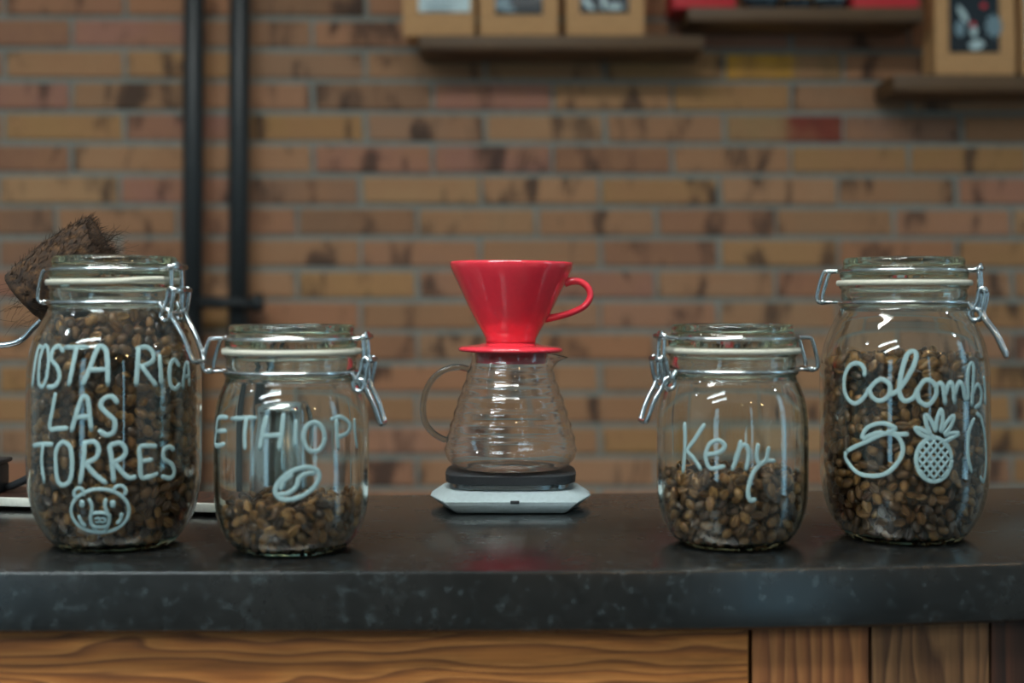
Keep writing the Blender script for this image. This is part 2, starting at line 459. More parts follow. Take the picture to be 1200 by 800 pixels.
# ------------------------------------------------------------------ wall shelves and what stands on them
def shelf(x0, x1, ytop, ybot, label, depth=0.155):
    d0 = WD-depth; a = at(x0, ytop, d0); b = at(x1, ybot, d0)
    t = empty('wall_shelf', ((a.x+b.x)/2, d0, b.z), label, 'shelf', 'wooden shelves on the brick wall')
    hw = (b.x-a.x)/2; h = a.z-b.z
    box_obj('board', (-hw, 0, 0), (hw, depth-.006, h), M['shelf'], t, .004)
    return a.z, d0
SH1, D1 = shelf(490, 826, 41, 58, 'lowest-left wooden shelf holding three kraft coffee bags')
SH2, D2 = shelf(806, 1083, 8, 25, 'highest wooden shelf with the red boxes')
SH3, D3 = shelf(1047, 1330, 87, 107, 'right wooden shelf carrying one kraft bag with dark window')

def pouch(x0, x1, z, d0, label, film, marks, wy=(0.030, 0.175), wx=(0.16, 0.84), H=0.245, dep=0.085):
    a = at(x0, 0, d0).x; b = at(x1, 0, d0).x; W = b-a
    t = empty('coffee_bag', ((a+b)/2, d0+dep/2, z), label, 'coffee bag', 'kraft coffee bags on the wall shelves')
    bm = bmesh.new(); rows = []
    for (h, wf, df) in ((0, .97, .94), (.008, 1, 1), (.07, 1.0, 1.0), (.15, .99, .88), (.205, .98, .45), (.225, .97, .10), (H, .97, .06)):
        r = []; hw, hd = W/2*wf, dep/2*df
        for (x, y) in ((-1, -1), (-.5, -1.03), (0, -1.05), (.5, -1.03), (1, -1), (.9, 0), (1, 1), (0, 1.02), (-1, 1), (-.9, 0)):
            r.append(bm.verts.new((x*hw, y*hd, h)))
        rows.append(r)
    for p, q in zip(rows[:-1], rows[1:]):
        for k in range(10): bm.faces.new((p[k], p[(k+1) % 10], q[(k+1) % 10], q[k]))
    bm.faces.new(list(reversed(rows[0]))); bm.faces.new(rows[-1])
    sharp(obj('bag_body', bm, M['kraft'], t), 50)
    x_0, x_1 = -W/2+W*wx[0], -W/2+W*wx[1]
    fy = lambda h: -(dep/2)*np.interp(h, [0, .07, .15, .205], [1.05, 1.06, .94, .5])-.0025
    bm = bmesh.new(); zs = [wy[0]+(wy[1]-wy[0])*i/4 for i in range(5)]
    vs = [[bm.verts.new((x, fy(q), q)) for x in (x_0, x_1)]+[bm.verts.new((x, fy(q)+.003, q)) for x in (x_1, x_0)] for q in zs]
    for p, q in zip(vs[:-1], vs[1:]):
        for k in range(4): bm.faces.new((p[k], p[(k+1) % 4], q[(k+1) % 4], q[k]))
    bm.faces.new(list(reversed(vs[0]))); bm.faces.new(vs[-1])
    wn = sharp(obj('front_panel', bm, film, t), 40)
    for (cx, cz, rx, rz, rot, mm) in marks:         # blurred print on the panel
        bm = bmesh.new(); pts = []
        n = 16; c, s = math.cos(rot), math.sin(rot)
        rr_ = [1+.18*math.sin(3*q+cx*40) for q in range(n)]
        f = [bm.verts.new((cx*W+(math.cos(2*math.pi*q/n)*rx*c-math.sin(2*math.pi*q/n)*rz*s)*rr_[q],
              0, cz+(math.cos(2*math.pi*q/n)*rx*s+math.sin(2*math.pi*q/n)*rz*c)*rr_[q])) for q in range(n)]
        for v in f: v.co.y = fy(v.co.z)-.0012
        fc = bm.faces.new(f)
        obj('print', bm, mm, wn, smooth=False)
    bm = bmesh.new(); box(bm, (-W/2*.98, -.006, H-.022), (W/2*.98, .006, H-.016)); obj('tin_tie', bm, M['tray'], t)
    return t
P_, Dk, Rd, Bl = M['pale_film'], M['dark_film'], M['red_card'], M['blue_film']
pouch(472, 556, SH1, D1+.012, 'kraft coffee bag with pale label, leftmost on its shelf', P_, [(0.0, .05, .030, .004, 0, Bl), (.02, .064, .036, .003, 0, Bl)], wy=(.046, .175), wx=(.22, .94))
pouch(562, 654, SH1, D1+.012, 'kraft coffee bag with dark blue-grey window, middle of three', Dk, [(-.2, .062, .016, .012, .2, Bl), (-.12, .05, .012, .004, 0, Bl), (.1, .085, .02, .006, .1, Bl)], wy=(.042, .175), wx=(.2, .80))
pouch(663, 755, SH1, D1+.012, 'kraft coffee bag with black window and pale emblem, right of three', Dk, [(-.22, .062, .006, .017, .7, P_), (-.02, .066, .005, .016, 0, P_), (.12, .056, .016, .006, 0, P_), (.0, .09, .03, .006, 0, Bl)], wy=(.045, .175), wx=(.18, .80))
pouch(1096, 1190, SH3, D3+.012, 'kraft coffee bag with black window and white figure on the right shelf', Dk,
      [(.0, .058, .015, .010, .2, P_), (-.03, .085, .007, .012, 0, P_), (-.04, .098, .006, .006, 0, Rd), (-.16, .118, .006, .020, .5, P_), (.22, .095, .016, .022, 0, Bl), (.10, .135, .007, .005, 0, Rd), (-.2, .09, .01, .016, 0, Bl)], wy=(.044, .185), wx=(.17, .79))
pouch(1197, 1289, SH3, D3+.012, 'pale-labelled kraft bag at the right picture edge', P_, [(0, .1, .03, .01, 0, Bl)], wx=(.06, .9))

def box_pack(x0, x1, label, h=.17, dep=.12):
    a = at(x0, 0, D2).x; b = at(x1, 0, D2).x; W = b-a
    t = empty('red_box', ((a+b)/2, D2+.015+dep/2, SH2), label, 'box', 'red boxes on the highest shelf')
    box_obj('carton', (-W/2, -dep/2, 0), (W/2, dep/2, h), M['red_card'], t, .003)
    box_obj('lid_flap', (-W/2-.001, -dep/2-.001, h-.03), (W/2+.001, dep/2+.001, h+.002), M['red_card'], t, .002)
    box_obj('front_label', (-W*.3, -dep/2-.0015, .05), (W*.3, -dep/2, .12), M['pale_film'], t)
box_pack(789, 864, 'red box on the left end of the highest shelf')
box_pack(1002, 1080, 'red box on the right end of the highest shelf')
def tin(px, r, label, m1, m2):
    c = at(px, 0, D2+.05)
    t = empty('coffee_tin', (c.x, D2+.02+r, SH2), label, 'tin', 'dark tins on the highest shelf')
    lathe_obj('can', [(0, 0), (r-.002, 0), (r, .003), (r, .112), (r-.002, .115), (0, .115)], m1, t, 40)
    lathe_obj('lid', [(0, .1152), (r+.001, .1152), (r+.001, .128), (r-.002, .131), (0, .131)], M['steel_pot'], t, 40)
    lathe_obj('label_band', [(r-.001, .022), (r+.0012, .022), (r+.0012, .05), (r-.001, .05)], m2, t, 40, closed=True)
tin(893, .034, 'dark tin with blue-grey band beside the left red box', M['dark_film'], M['blue_film'])
tin(934, .030, 'slim dark tin in the middle of the highest shelf', M['dark_film'], M['kraft'])
tin(974, .032, 'dark tin with pale band beside the right red box', M['dark_film'], M['pale_film'])

# ------------------------------------------------------------------ the bar: worktop and its wooden front
def edge_depth(x):                                  # plan of the worktop's front edge, very slightly bowed at the right
    return float(np.interp(x, [-2.2, -.35, 0, .11, .23, .35, .5, 1.6], [.941, .942, .9445, .948, .959, .977, .995, 1.13]))
def back_depth(x):
    return float(np.interp(x, [-2.2, -.12, 0.08, .46, 1.6], [1.318, 1.318, 1.330, 1.368, 1.48]))
xs = [-2.2, -1.4, -.9]+[i*.04-.6 for i in range(0, 31)]+[.8, 1.1, 1.6]
TH = 0.0412
bm = bmesh.new(); rings = []
for x in xs:
    f, b = edge_depth(x), back_depth(x); e = .0022
    rings.append([bm.verts.new((x, y, z)) for (y, z) in ((f+e, CT), (f+e*.3, CT-e*.3), (f, CT-e), (f, CT-TH+e), (f+e, CT-TH), (b, CT-TH), (b, CT))])
for p, q in zip(rings[:-1], rings[1:]):
    for k in range(7): bm.faces.new((p[k], p[(k+1) % 7], q[(k+1) % 7], q[k]))
bm.faces.new(rings[0]); bm.faces.new(list(reversed(rings[-1])))
bmesh.ops.recalc_face_normals(bm, faces=bm.faces)
top = sharp(obj('worktop', bm, M['stone']), 30)
tag(top, 'dark grey speckled stone worktop the jars stand on', 'worktop')

bar = empty('bar_counter', (0, 1.1, 0), 'wooden bar front with oak boards under the stone worktop', 'bar counter')
def board(xa, xb, z0, z1, m, name='board', dy=0.0, dx=.001):
    bm = bmesh.new(); n = max(2, int((xb-xa)/.06)); rg = []
    for i in range(n+1):
        x = xa+dx+(xb-xa-2*dx)*i/n; f = edge_depth(x)+.010+dy
        rg.append([bm.verts.new((x, y-1.1, z)) for (y, z) in ((f, z0), (f, z1), (f+.02, z1), (f+.02, z0))])
    for p, q in zip(rg[:-1], rg[1:]):
        for k in range(4): bm.faces.new((p[k], p[(k+1) % 4], q[(k+1) % 4], q[k]))
    bm.faces.new(list(reversed(rg[0]))); bm.faces.new(rg[-1])
    bmesh.ops.recalc_face_normals(bm, faces=bm.faces)
    return sharp(obj(name, bm, m, bar), 30)
xr = lambda px, d: (px-600)*d/F
X1, X2, X3 = xr(878.5, .962), xr(1018, .975), xr(1160, .985)
zt = CT-TH-.0005
board(-2.15, X1, zt-.19, zt, M['wood_long'])
for i in range(1, 5): board(-2.15, X1, max(zt-.19*(i+1), .06), zt-.19*i-.003, M['wood_long'])
board(X1+.001, X2, .06, zt, M['wood_up'], dx=.0012)
board(X2, X3, .06, zt, M['wood_up_grey'], dx=.0012)
board(X3, X3+.12, .06, zt, M['wood_dark'], dx=.001)
q = X3+.12
while q < 1.45: board(q, q+.085, .06, zt, M['wood_up']); q += .085
bm = bmesh.new(); box(bm, (-2.15, -.105, 0), (1.45, .16, zt))
for v in bm.verts:
    if v.co.y < 0: v.co.y = edge_depth(v.co.x)+.034-1.1
bm.free()
bm = bmesh.new(); rg = []
for x in xs[1:-1]:
    f = edge_depth(x)+.032-1.1; b = back_depth(x)-.03-1.1
    rg.append([bm.verts.new((x, y, z)) for (y, z) in ((f, .0), (f, zt), (b, zt), (b, .0))])
for p, q_ in zip(rg[:-1], rg[1:]):
    for k in range(4): bm.faces.new((p[k], p[(k+1) % 4], q_[(k+1) % 4], q_[k]))
bm.faces.new(list(reversed(rg[0]))); bm.faces.new(rg[-1]); bmesh.ops.recalc_face_normals(bm, faces=bm.faces)
obj('carcass', bm, M['wood_dark'], bar, smooth=False)

# ------------------------------------------------------------------ coffee beans
BEAN_T = [(150, 104, 58), (122, 82, 46), (102, 68, 38), (136, 94, 52), (84, 55, 33), (164, 118, 68), (110, 74, 42), (72, 46, 29)]
def bean_geo():
    """half-dome bean with the cleft along its flat side"""
    a = 0.0050; V = []; Fc = []
    sec = [(-1.0, .0), (-.72, .42), (-.30, .50), (-.08, .20), (.08, .20), (.30, .50), (.72, .42), (1.0, .0), (.82, -.62), (.32, -.98), (-.32, -.98), (-.82, -.62)]
    st = [-.93, -.75, -.42, 0, .42, .75, .93]
    for u in st:
        k = math.sqrt(1-u*u)
        for (y, z) in sec:
            V.append((u*a, y*.0037*k, z*.0029*k))
    n = len(sec)
    for i in range(len(st)-1):
        for k in range(n): Fc.append((i*n+k, i*n+(k+1) % n, (i+1)*n+(k+1) % n, (i+1)*n+k))
    V.append((-a, 0, 0)); V.append((a, 0, 0)); A = len(V)-2
    for k in range(n):
        Fc.append((A, (k+1) % n, k)); Fc.append((A+1, (len(st)-1)*n+k, (len(st)-1)*n+(k+1) % n))
    return np.array(V), Fc
BV, BF = bean_geo()
def bean_mesh(tint):
    me = bpy.data.meshes.new('coffee_bean'); me.from_pydata([tuple(v) for v in BV], [], BF)
    me.polygons.foreach_set('use_smooth', [True]*len(me.polygons)); me.materials.append(M['bean'])
    ca = me.color_attributes.new('tint', 'FLOAT_COLOR', 'POINT'); ca.data.foreach_set('color', list(tint)*len(BV)); return me

def pack(rin, z0, ztop, seed, annulus=None, shift=(0, 0)):
    """relax spheres inside the jar: rin(z) inner radius, ztop(x, y) level of the heap"""
    g = np.random.RandomState(seed); D = 0.0078
    P = []
    zm = max(ztop(x, y) for x in np.linspace(-.05, .05, 9) for y in np.linspace(-.05, .05, 9))
    Rm = max(rin(z) for z in np.linspace(z0, zm, 20))
    vol = math.pi*Rm*Rm*(zm-z0); n_all = int(vol/3.9e-7)
    c = np.column_stack([g.uniform(-Rm, Rm, n_all*2), g.uniform(-Rm, Rm, n_all*2), g.uniform(z0, zm, n_all*2)])
    c = c[np.hypot(c[:, 0], c[:, 1]) < Rm][:n_all]
    zt_ = np.array([ztop(x, y) for x, y in c[:, :2]]); r = np.hypot(c[:, 0], c[:, 1])
    rr = np.array([rin(z) for z in c[:, 2]])
    keep = (c[:, 2] < zt_) & (r < rr)
    if annulus: keep &= (r > rr-annulus) | (c[:, 2] > zt_-.012)
    c = c[keep].astype(np.float32)
    inner = (np.array([rin(z) for z in c[:, 2]])-annulus) if annulus else None
    for it in range(45):
        order = np.argsort(c[:, 2]); c = c[order]
        push = np.zeros_like(c)
        # neighbours lie within a short window of the z-sorted list
        B = 250
        for s in range(0, len(c), B):
            e = min(s+B, len(c)); lo = np.searchsorted(c[:, 2], c[s, 2]-D); hi = np.searchsorted(c[:, 2], c[e-1, 2]+D)
            dd = c[s:e, None, :]-c[None, lo:hi, :]; dist = np.sqrt((dd**2).sum(2))+1e-9
            w_ = np.where((dist < D) & (dist > 1e-8), (D-dist)/dist, 0)
            push[s:e] += (dd*w_[:, :, None]).sum(1)*0.32
        c += push
        c[:, 2] = np.clip(c[:, 2], z0+.003, None)
        rr = np.interp(c[:, 2], ZS, [rin(z) for z in ZS])-.0036
        r = np.hypot(c[:, 0], c[:, 1]); f = np.where(r > rr, rr/np.maximum(r, 1e-6), 1); c[:, 0] *= f; c[:, 1] *= f
        zt_ = np.array([ztop(x, y) for x, y in c[:, :2]]) if it % 8 == 0 else zt_[order]
        c[:, 2] = np.minimum(c[:, 2], zt_)
    return c, g
ZS = np.linspace(0, .22, 111)

def rot_mats(g, n):
    q = g.normal(size=(n, 4)); q /= np.linalg.norm(q, axis=1)[:, None]
    a, b, c, d = q.T
    return np.stack([np.stack([1-2*(c*c+d*d), 2*(b*c-a*d), 2*(b*d+a*c)], 1), np.stack([2*(b*c+a*d), 1-2*(b*b+d*d), 2*(c*d-a*b)], 1),
                     np.stack([2*(b*d-a*c), 2*(c*d+a*b), 1-2*(b*b+c*c)], 1)], 1)

bean_meshes = [bean_mesh(srgb(*t)) for t in BEAN_T]
def fill(jar_name, loc, rin, z0, ztop, seed, annulus=None, singles=0, label='', group='', stuff_label='', bright=1.0):
    c, g = pack(rin, z0, ztop, seed, annulus)
    n = len(c); mats = rot_mats(g, n); sizes = g.uniform(.88, 1.08, n); tints = g.randint(0, len(BEAN_T), n)
    pick = np.zeros(n, bool)
    # beans lying against the glass, or with radial flat sides, turn their broad face outwards
    r = np.hypot(c[:, 0], c[:, 1]); rr = np.array([rin(z) for z in c[:, 2]])
    wallish = r > rr-.0052
    for i in np.nonzero(wallish)[0]:
        if g.rand() < .92:
            o = Vector((c[i, 0], c[i, 1], 0)).normalized(); s = 1 if g.rand() < .5 else -1
            zax = o*s; up = Vector((0, 0, 1)); ang = g.uniform(0, math.pi); tx = up.cross(zax); xax = (tx*math.cos(ang)+up*math.sin(ang)).normalized(); yax = zax.cross(xax)
            tilt = Matrix.Rotation(g.normal()*.22, 3, 'X') @ Matrix.Rotation(g.normal()*.2, 3, 'Y')
            mats[i] = np.array(Matrix((xax, yax, zax)).transposed() @ tilt)
    if singles:
        # those the photograph shows: against the front glass, and on top of the heap
        az = np.degrees(np.arctan2(c[:, 0]-0, -c[:, 1]))           # 0 = towards the camera side
        az0 = math.degrees(math.atan2(-loc[0], loc[1]))
        rel = (az-az0+180) % 360-180
        zt_ = np.array([ztop(x, y) for x, y in c[:, :2]])
        score = np.where(wallish & (np.abs(rel) < 66) & (c[:, 2] > .006), 2-np.abs(rel)/90, 0)
        score = np.where((score == 0) & (c[:, 2] > zt_-.0035) & (r < rr-.008), .6-(c[:, 1]+.05)*3, score)
        idx = np.argsort(-score)[:singles]; idx = [i for i in idx if score[i] > 0]; pick[idx] = True
        for i in idx:
            o = bpy.data.objects.new('coffee_bean', bean_meshes[tints[i]]); C.objects.link(o)
            mm = Matrix(mats[i].tolist()).to_4x4(); s = float(sizes[i])
            o.matrix_world = Matrix.Translation((float(c[i, 0])+loc[0], float(c[i, 1])+loc[1], float(c[i, 2])+loc[2])) @ mm @ Matrix.Scale(s, 4)
            tag(o, label, 'coffee bean', group)
    rest = np.nonzero(~pick)[0]
    V = np.einsum('nij,vj->nvi', mats[rest], BV)*sizes[rest, None, None]+c[rest, None, :]
    nv = len(BV); V = V.reshape(-1, 3)
    faces = []
    for k in range(len(rest)):
        b = k*nv; faces.extend([tuple(q+b for q in f) for f in BF])
    cols = np.array([srgb(*BEAN_T[t]) for t in tints[rest]]).repeat(nv, axis=0)
    V = [tuple(v) for v in V.tolist()]
    if annulus:                                       # the unseen middle of the heap
        seg = 40; b0 = len(V); lv = [z0+.004+(ztop(0, 0)-.014-z0)*q/6 for q in range(7)]
        for z in lv:
            rc = rin(z)-annulus-.0005
            for k in range(seg): V.append((rc*math.cos(2*math.pi*k/seg), rc*math.sin(2*math.pi*k/seg), z))
        for q in range(6):
            for k in range(seg): faces.append((b0+q*seg+k, b0+q*seg+(k+1) % seg, b0+(q+1)*seg+(k+1) % seg, b0+(q+1)*seg+k))
        faces.append(tuple(b0+6*seg+k for k in range(seg)))
        cols = np.vstack([cols, np.array([srgb(60, 42, 30)]*(len(V)-b0))])
    me = bpy.data.meshes.new('coffee_beans'); me.from_pydata(V, [], faces)
    me.polygons.foreach_set('use_smooth', [True]*len(me.polygons)); me.materials.append(M['bean'])
    ca = me.color_attributes.new('tint', 'FLOAT_COLOR', 'POINT'); ca.data.foreach_set('color', cols.astype(np.float32).ravel())
    o = bpy.data.objects.new('coffee_beans', me); C.objects.link(o); o.location = loc
    tag(o, stuff_label, 'coffee beans'); o['kind'] = 'stuff'
    return o

# ------------------------------------------------------------------ clip-top jars
def interp_profile(prof):
    zs = [p[1] for p in prof]; rs = [p[0] for p in prof]
    return lambda z: float(np.interp(z, zs, rs))

def smooth_profile(pts, n=6):
    return [(max(p.x, 0), p.y) for p in catmull([(a, b, 0) for a, b in pts], n)]

def jar(px, depth, tall, label, clasp_ang, clasp_side, lever, wavy=False):
    """clasp_side +1: clasp at the right, hinge at the left; clasp_ang: degrees the clasp is turned towards the camera"""
    loc = Vector((xr(px, depth), depth, CT))
    t = empty('clip_top_jar', loc, label, 'jar', 'clip-top glass jars on the worktop')
    if tall:
        Zn = 0.1788                                   # height of the neck band
        body = [(.0400, .0004), (.0432, .0016), (.0500, .009), (.0570, .0215), (.0612, .038), (.0628, .056), (.0630, .085), (.0630, .115), (.0622, .132), (.0590, .148), (.0540, .1605), (.0496, .169), (.0478, .1735)]
    else:
        Zn = 0.1288
        body = [(.0355, .0004), (.0385, .0014), (.0445, .0065), (.0508, .0165), (.0545, .030), (.0556, .045), (.0557, .065), (.0556, .085), (.0548, .098), (.0526, .109), (.0495, .1175), (.0474, .1215), (.0466, .1245)]
    neck = [(.0466, Zn-.004), (.0484, Zn-.0022), (.0484, Zn-.0016), (.0462, Zn), (.0462, Zn+.002), (.0468, Zn+.005), (.0462, Zn+.009), (.0478, Zn+.0108), (.0482, Zn+.0124), (.0476, Zn+.0130)]
    outer = smooth_profile(body, 5)+neck
    innr = [(.0415, Zn+.0130), (.0408, Zn+.011), (.0408, Zn-.002)]
    rin_prof = []
    for r, z in reversed(smooth_profile(body, 5)):
        if z < Zn-.006: rin_prof.append((max(r-.0030, 0), z))
    rin_prof = [(r, max(z, .0062)) for r, z in rin_prof]
    seen = []; 
    for r, z in rin_prof:
        if seen and z >= seen[-1][1]-1e-5: continue
        seen.append((r, z))
    prof = [(0, .0022), (.028, .0018), (.033, .0002)]+outer+innr+seen+[(.030, .0060), (0, .0064)]
    b = lathe_obj('jar_body', prof, M['jar_glass'], t, 128)
    rin = interp_profile(list(reversed(seen)))
    # glass lid: thick domed disc with a raised ring
    zl = Zn+.0165
    lid = [(0, zl+.0045), (.034, zl+.0045), (.0375, zl+.0015), (.0405, zl), (.0452, zl), (.0472, zl+.0015), (.0478, zl+.005), (.0468, zl+.0085), (.0455, zl+.0095),
           (.0448, zl+.0115), (.0452, zl+.0145), (.0440, zl+.0168), (.0415, zl+.0172), (.0385, zl+.0155), (.034, zl+.0118), (0, zl+.0108)]
    lathe_obj('lid', lid, M['lid_glass'], t, 128)
    # rubber seal with its pull tab
    bm = bmesh.new(); seg = 120; rg = []
    sa = R(-90+ (0 if not wavy else 50))
    for k in range(seg):
        a = 2*math.pi*k/seg; d_ = (a-sa+math.pi) % (2*math.pi)-math.pi
        wv = (.0022*math.exp(-(d_/.45)**2) if wavy else 0)
        ro = .0496+.0008*math.sin(a*2+px)
        rg.append([bm.verts.new((r_*math.cos(a), r_*math.sin(a), zz+wv)) for (r_, zz) in ((.0425, Zn+.0133), (ro, Zn+.0124), (ro+.0006, Zn+.0144), (ro, Zn+.0164), (.0425, Zn+.0163))])
    for k in range(seg):
        p, q = rg[k], rg[(k+1) % seg]
        for j in range(5): bm.faces.new((p[j], q[j], q[(j+1) % 5], p[(j+1) % 5]))
    bmesh.ops.recalc_face_normals(bm, faces=bm.faces); obj('rubber_seal', bm, M['rubber'], t)
    # metal: direction of the clasp in plan
    base = R(-clasp_ang) if clasp_side > 0 else R(180+clasp_ang)
    ca, sa_ = math.cos(base), math.sin(base)
    L = lambda x, y, z: (x*ca-y*sa_, x*sa_+y*ca, z)
    ring = lambda r, z, m=72: [(r*math.cos(2*math.pi*k/m), r*math.sin(2*math.pi*k/m), z) for k in range(m)]
    zb, zlb = Zn-.0002, zl+.0072
    bm = bmesh.new(); tube(bm, ring(.0480, zb), .0015, 8, True); obj('neck_wire', bm, M['steel'], t)
    bm = bmesh.new(); tube(bm, ring(.0486, zlb), .0013, 8, True); obj('lid_wire', bm, M['steel'], t)
    wr = .0016
    def wire(name, pts, closed=False, r=wr, par=t, n=5):
        bm = bmesh.new(); tube(bm, catmull([L(*p) for p in pts], n, closed), r, 8, closed); return obj(name, bm, M['steel'], par)
    # hinge: a bent loop from the lid wire round to the neck wire
    hg = wire('hinge', [(-.0470, .012, zlb), (-.0560, .0115, zlb), (-.0590, .0112, zlb-.002), (-.0622, .011, zb+.012), (-.0640, .0105, zb+.004), (-.0628, .010, zb+.0005), (-.0610, .0085, zb), (-.0610, -.0085, zb), (-.0628, -.010, zb+.0005), (-.0640, -.0105, zb+.004), (-.0622, -.011, zb+.012), (-.0590, -.0112, zlb-.002), (-.0560, -.0115, zlb), (-.0470, -.012, zlb)], n=4)
    bm = bmesh.new()
    for s in (-1, 1):
        tube(bm, [L(-.0472, s*.0075, zb), L(-.0560, s*.0072, zb), L(-.0612, s*.007, zb)], .0012, 8)
    tube(bm, [L(-.0602, -.0100, zb), L(-.0602, .0100, zb)], .0021, 10)
    obj('hinge_barrel', bm, M['steel'], hg)
    # clasp: lid eye, link loop, coil rings and the lever
    wire('lid_eye', [(.0478, .0085, zlb), (.0520, .0082, zlb+.0003), (.0548, .0078, zlb+.0010), (.0560, .0055, zlb+.0014), (.0560, -.0055, zlb+.0014), (.0548, -.0078, zlb+.0010), (.0520, -.0082, zlb+.0003), (.0478, -.0085, zlb)])
    bm = bmesh.new(); tube(bm, [L(.0562, -.0105, zlb+.0014), L(.0562, .0105, zlb+.0014)], .0021, 10); obj('lid_eye_barrel', bm, M['steel'], t)
    lk = [(.0552, .0056, zlb-.001), (.0556, .0060, zlb-.009), (.0556, .0060, zb-.001), (.0552, .0052, zb-.007), (.0552, -.0052, zb-.007), (.0556, -.0060, zb-.001), (.0556, -.0060, zlb-.009), (.0552, -.0056, zlb-.001), (.0560, -.003, zlb+.0035), (.0560, .003, zlb+.0035)]
    wire('link', lk, True, .0017)
    for s in (-1, 1):
        # outer bow from the neck wire up to the pivot and back down into a coil
        cz, cx = zb-.0090, .0528
        coil = [(cx+.0042*math.cos(q), s*.0093, cz+.0042*math.sin(q)) for q in [2*math.pi*k/14 for k in range(14)]]
        wire('coil', coil, True, .0018, n=2)
        wire('side_bow', [(.0480, s*.0102, zb), (.0500, s*.0102, zb-.003), (.0514, s*.0100, zb-.006), (.0545, s*.0096, zb+.002), (.0556, s*.0095, zb+.0085), (.0580, s*.0094, zb+.0105), (.0598, s*.0094, zb+.0075), (.0586, s*.0092, zb-.001), (.0568, s*.0090, cz)], r=.0016)
    bm = bmesh.new(); tube(bm, [L(.0594, -.0108, zb+.0085), L(.0594, .0108, zb+.0085)], .0023, 10); obj('pivot_pin', bm, M['steel'], t)
    lx, lz = lever
    bx, bz = .0556, zb-.0065
    lv = [(bx, .0088, bz+.002), (bx+lx*.14, .0086, bz-lz*.14), (bx+lx*.58, .0078, bz-lz*.50), (bx+lx*.93, .0070, bz-lz*.93), (bx+lx, .0050, bz-lz), (bx+lx, -.0050, bz-lz),
          (bx+lx*.93, -.0070, bz-lz*.93), (bx+lx*.58, -.0078, bz-lz*.50), (bx+lx*.14, -.0086, bz-lz*.14), (bx, -.0088, bz+.002)]
    wire('lever', lv, False, .0019)
    outerf = interp_profile(outer)
    return t, loc, rin, outerf

def on_jar(loc, rf, px, py):
    """front hit of the sight line through a photograph pixel with the jar's outside"""
    u, v = (px-600)/F, (py-355)/F
    Rr = rf(.07); z = 0
    for _ in range(6):
        A = u*u+1; B = -2*(u*loc.x+loc.y); K = loc.x**2+loc.y**2-Rr*Rr
        D = B*B-4*A*K
        tt = (-B-math.sqrt(max(D, 0)))/(2*A)
        z = CZ-v*tt-CT; Rr = rf(z)
    p = Vector((u*tt-loc.x, tt-loc.y, 0)); p = p.normalized()*Rr
    p.z = z
    return p

def strokes(name, parent, loc, rf, lines, hw=.0018, label=None, sc=1.0, off=(0, 0)):
    """painted line work lying on the outside of the glass; points in photograph pixels, (x/sc+off)"""
    bm = bmesh.new()
    for ln in lines:
        closed = ln[0] == 'c'; w_ = hw
        if isinstance(ln[0], str):
            if ln[0].startswith('w'): w_ = hw*float(ln[0][1:])
            ln = ln[1:]
        pts = [(x/sc+off[0], y/sc+off[1], 0) for x, y in ln]
        pp = catmull(pts, 5, closed) if len(pts) > 2 else [Vector(pts[0]).lerp(Vector(pts[1]), k/6) for k in range(7)]
        S = [on_jar(loc, rf, p.x, p.y) for p in pp]
        if closed: S.append(S[0].copy())
        n = len(S); rings = []
        for i, p in enumerate(S):
            tg = S[min(i+1, n-1)]-S[max(i-1, 0)]
            if tg.length < 1e-8: tg = Vector((0, 0, 1))
            tg.normalize(); nn = Vector((p.x, p.y, 0)).normalized(); sd = nn.cross(tg).normalized()
            k = w_*(1+.10*noise.noise(p*300))
            if not closed:
                if i == 0: p = p-tg*w_*.5; k = w_*.6
                if i == n-1: p = p+tg*w_*.5; k = w_*.6
            rings.append([bm.verts.new(p+sd*a*k+nn*h) for a, h in ((-1, .0001), (-.75, .00035), (.75, .00035), (1, .0001))])
        for p, q in zip(rings[:-1], rings[1:]):
            for k in range(4): bm.faces.new((p[k], q[k], q[(k+1) % 4], p[(k+1) % 4]))
        bm.faces.new(rings[0]); bm.faces.new(list(reversed(rings[-1])))
    o = obj(name, bm, M['paint'], parent)
    if label: o['label'] = label
    return o

def ell(cx, cy, rx, ry, rot=0, n=14, a0=0, a1=360):
    full_ = abs(a1-a0) >= 360; out = []
    m = n if full_ else n+1
    for k in range(m):
        a = R(a0+(a1-a0)*k/n); x, y = rx*math.cos(a), ry*math.sin(a); c, s = math.cos(R(rot)), math.sin(R(rot))
        out.append((cx+x*c-y*s, cy+x*s+y*c))
    return (['c']+out) if full_ else out

# --- jar 1
t, loc, rin, rf = jar(135, 1.054, True, 'tall jar lettered COSTA RICA LAS TORRES, full of coffee beans', 24, 1, (.0200, .036), wavy=True)
S = dict(sc=3.635, off=(0, 240))
strokes('lettering', t, loc, rf, [
    [(182, 612), (168, 604), (156, 640), (146, 700), (138, 775)],
    ['c', (190, 603), (174, 640), (166, 700), (166, 760), (182, 774), (197, 740), (207, 670), (204, 612)],
    [(270, 625), (250, 602), (226, 618), (220, 658), (243, 690), (254, 732), (236, 770), (203, 776)],
    [(276, 607), (376, 606)], [(326, 607), (312, 680), (294, 768)],
    [(352, 768), (385, 690), (415, 612), (440, 606), (456, 640), (460, 768)], [(380, 704), (456, 700)],
    [(590, 612), (586, 690), (580, 768)], [(582, 612), (625, 606), (652, 632), (648, 668), (594, 690)], [(606, 690), (635, 730), (666, 770)],
    [(680, 640), (688, 772)],
    [(762, 684), (746, 662), (728, 674), (722, 720), (728, 768), (748, 784), (764, 764)],
    [(780, 780), (784, 720), (792, 676), (802, 684), (806, 768)], [(784, 732), (805, 730)]], **S)
S = dict(sc=3.477, off=(0, 440))
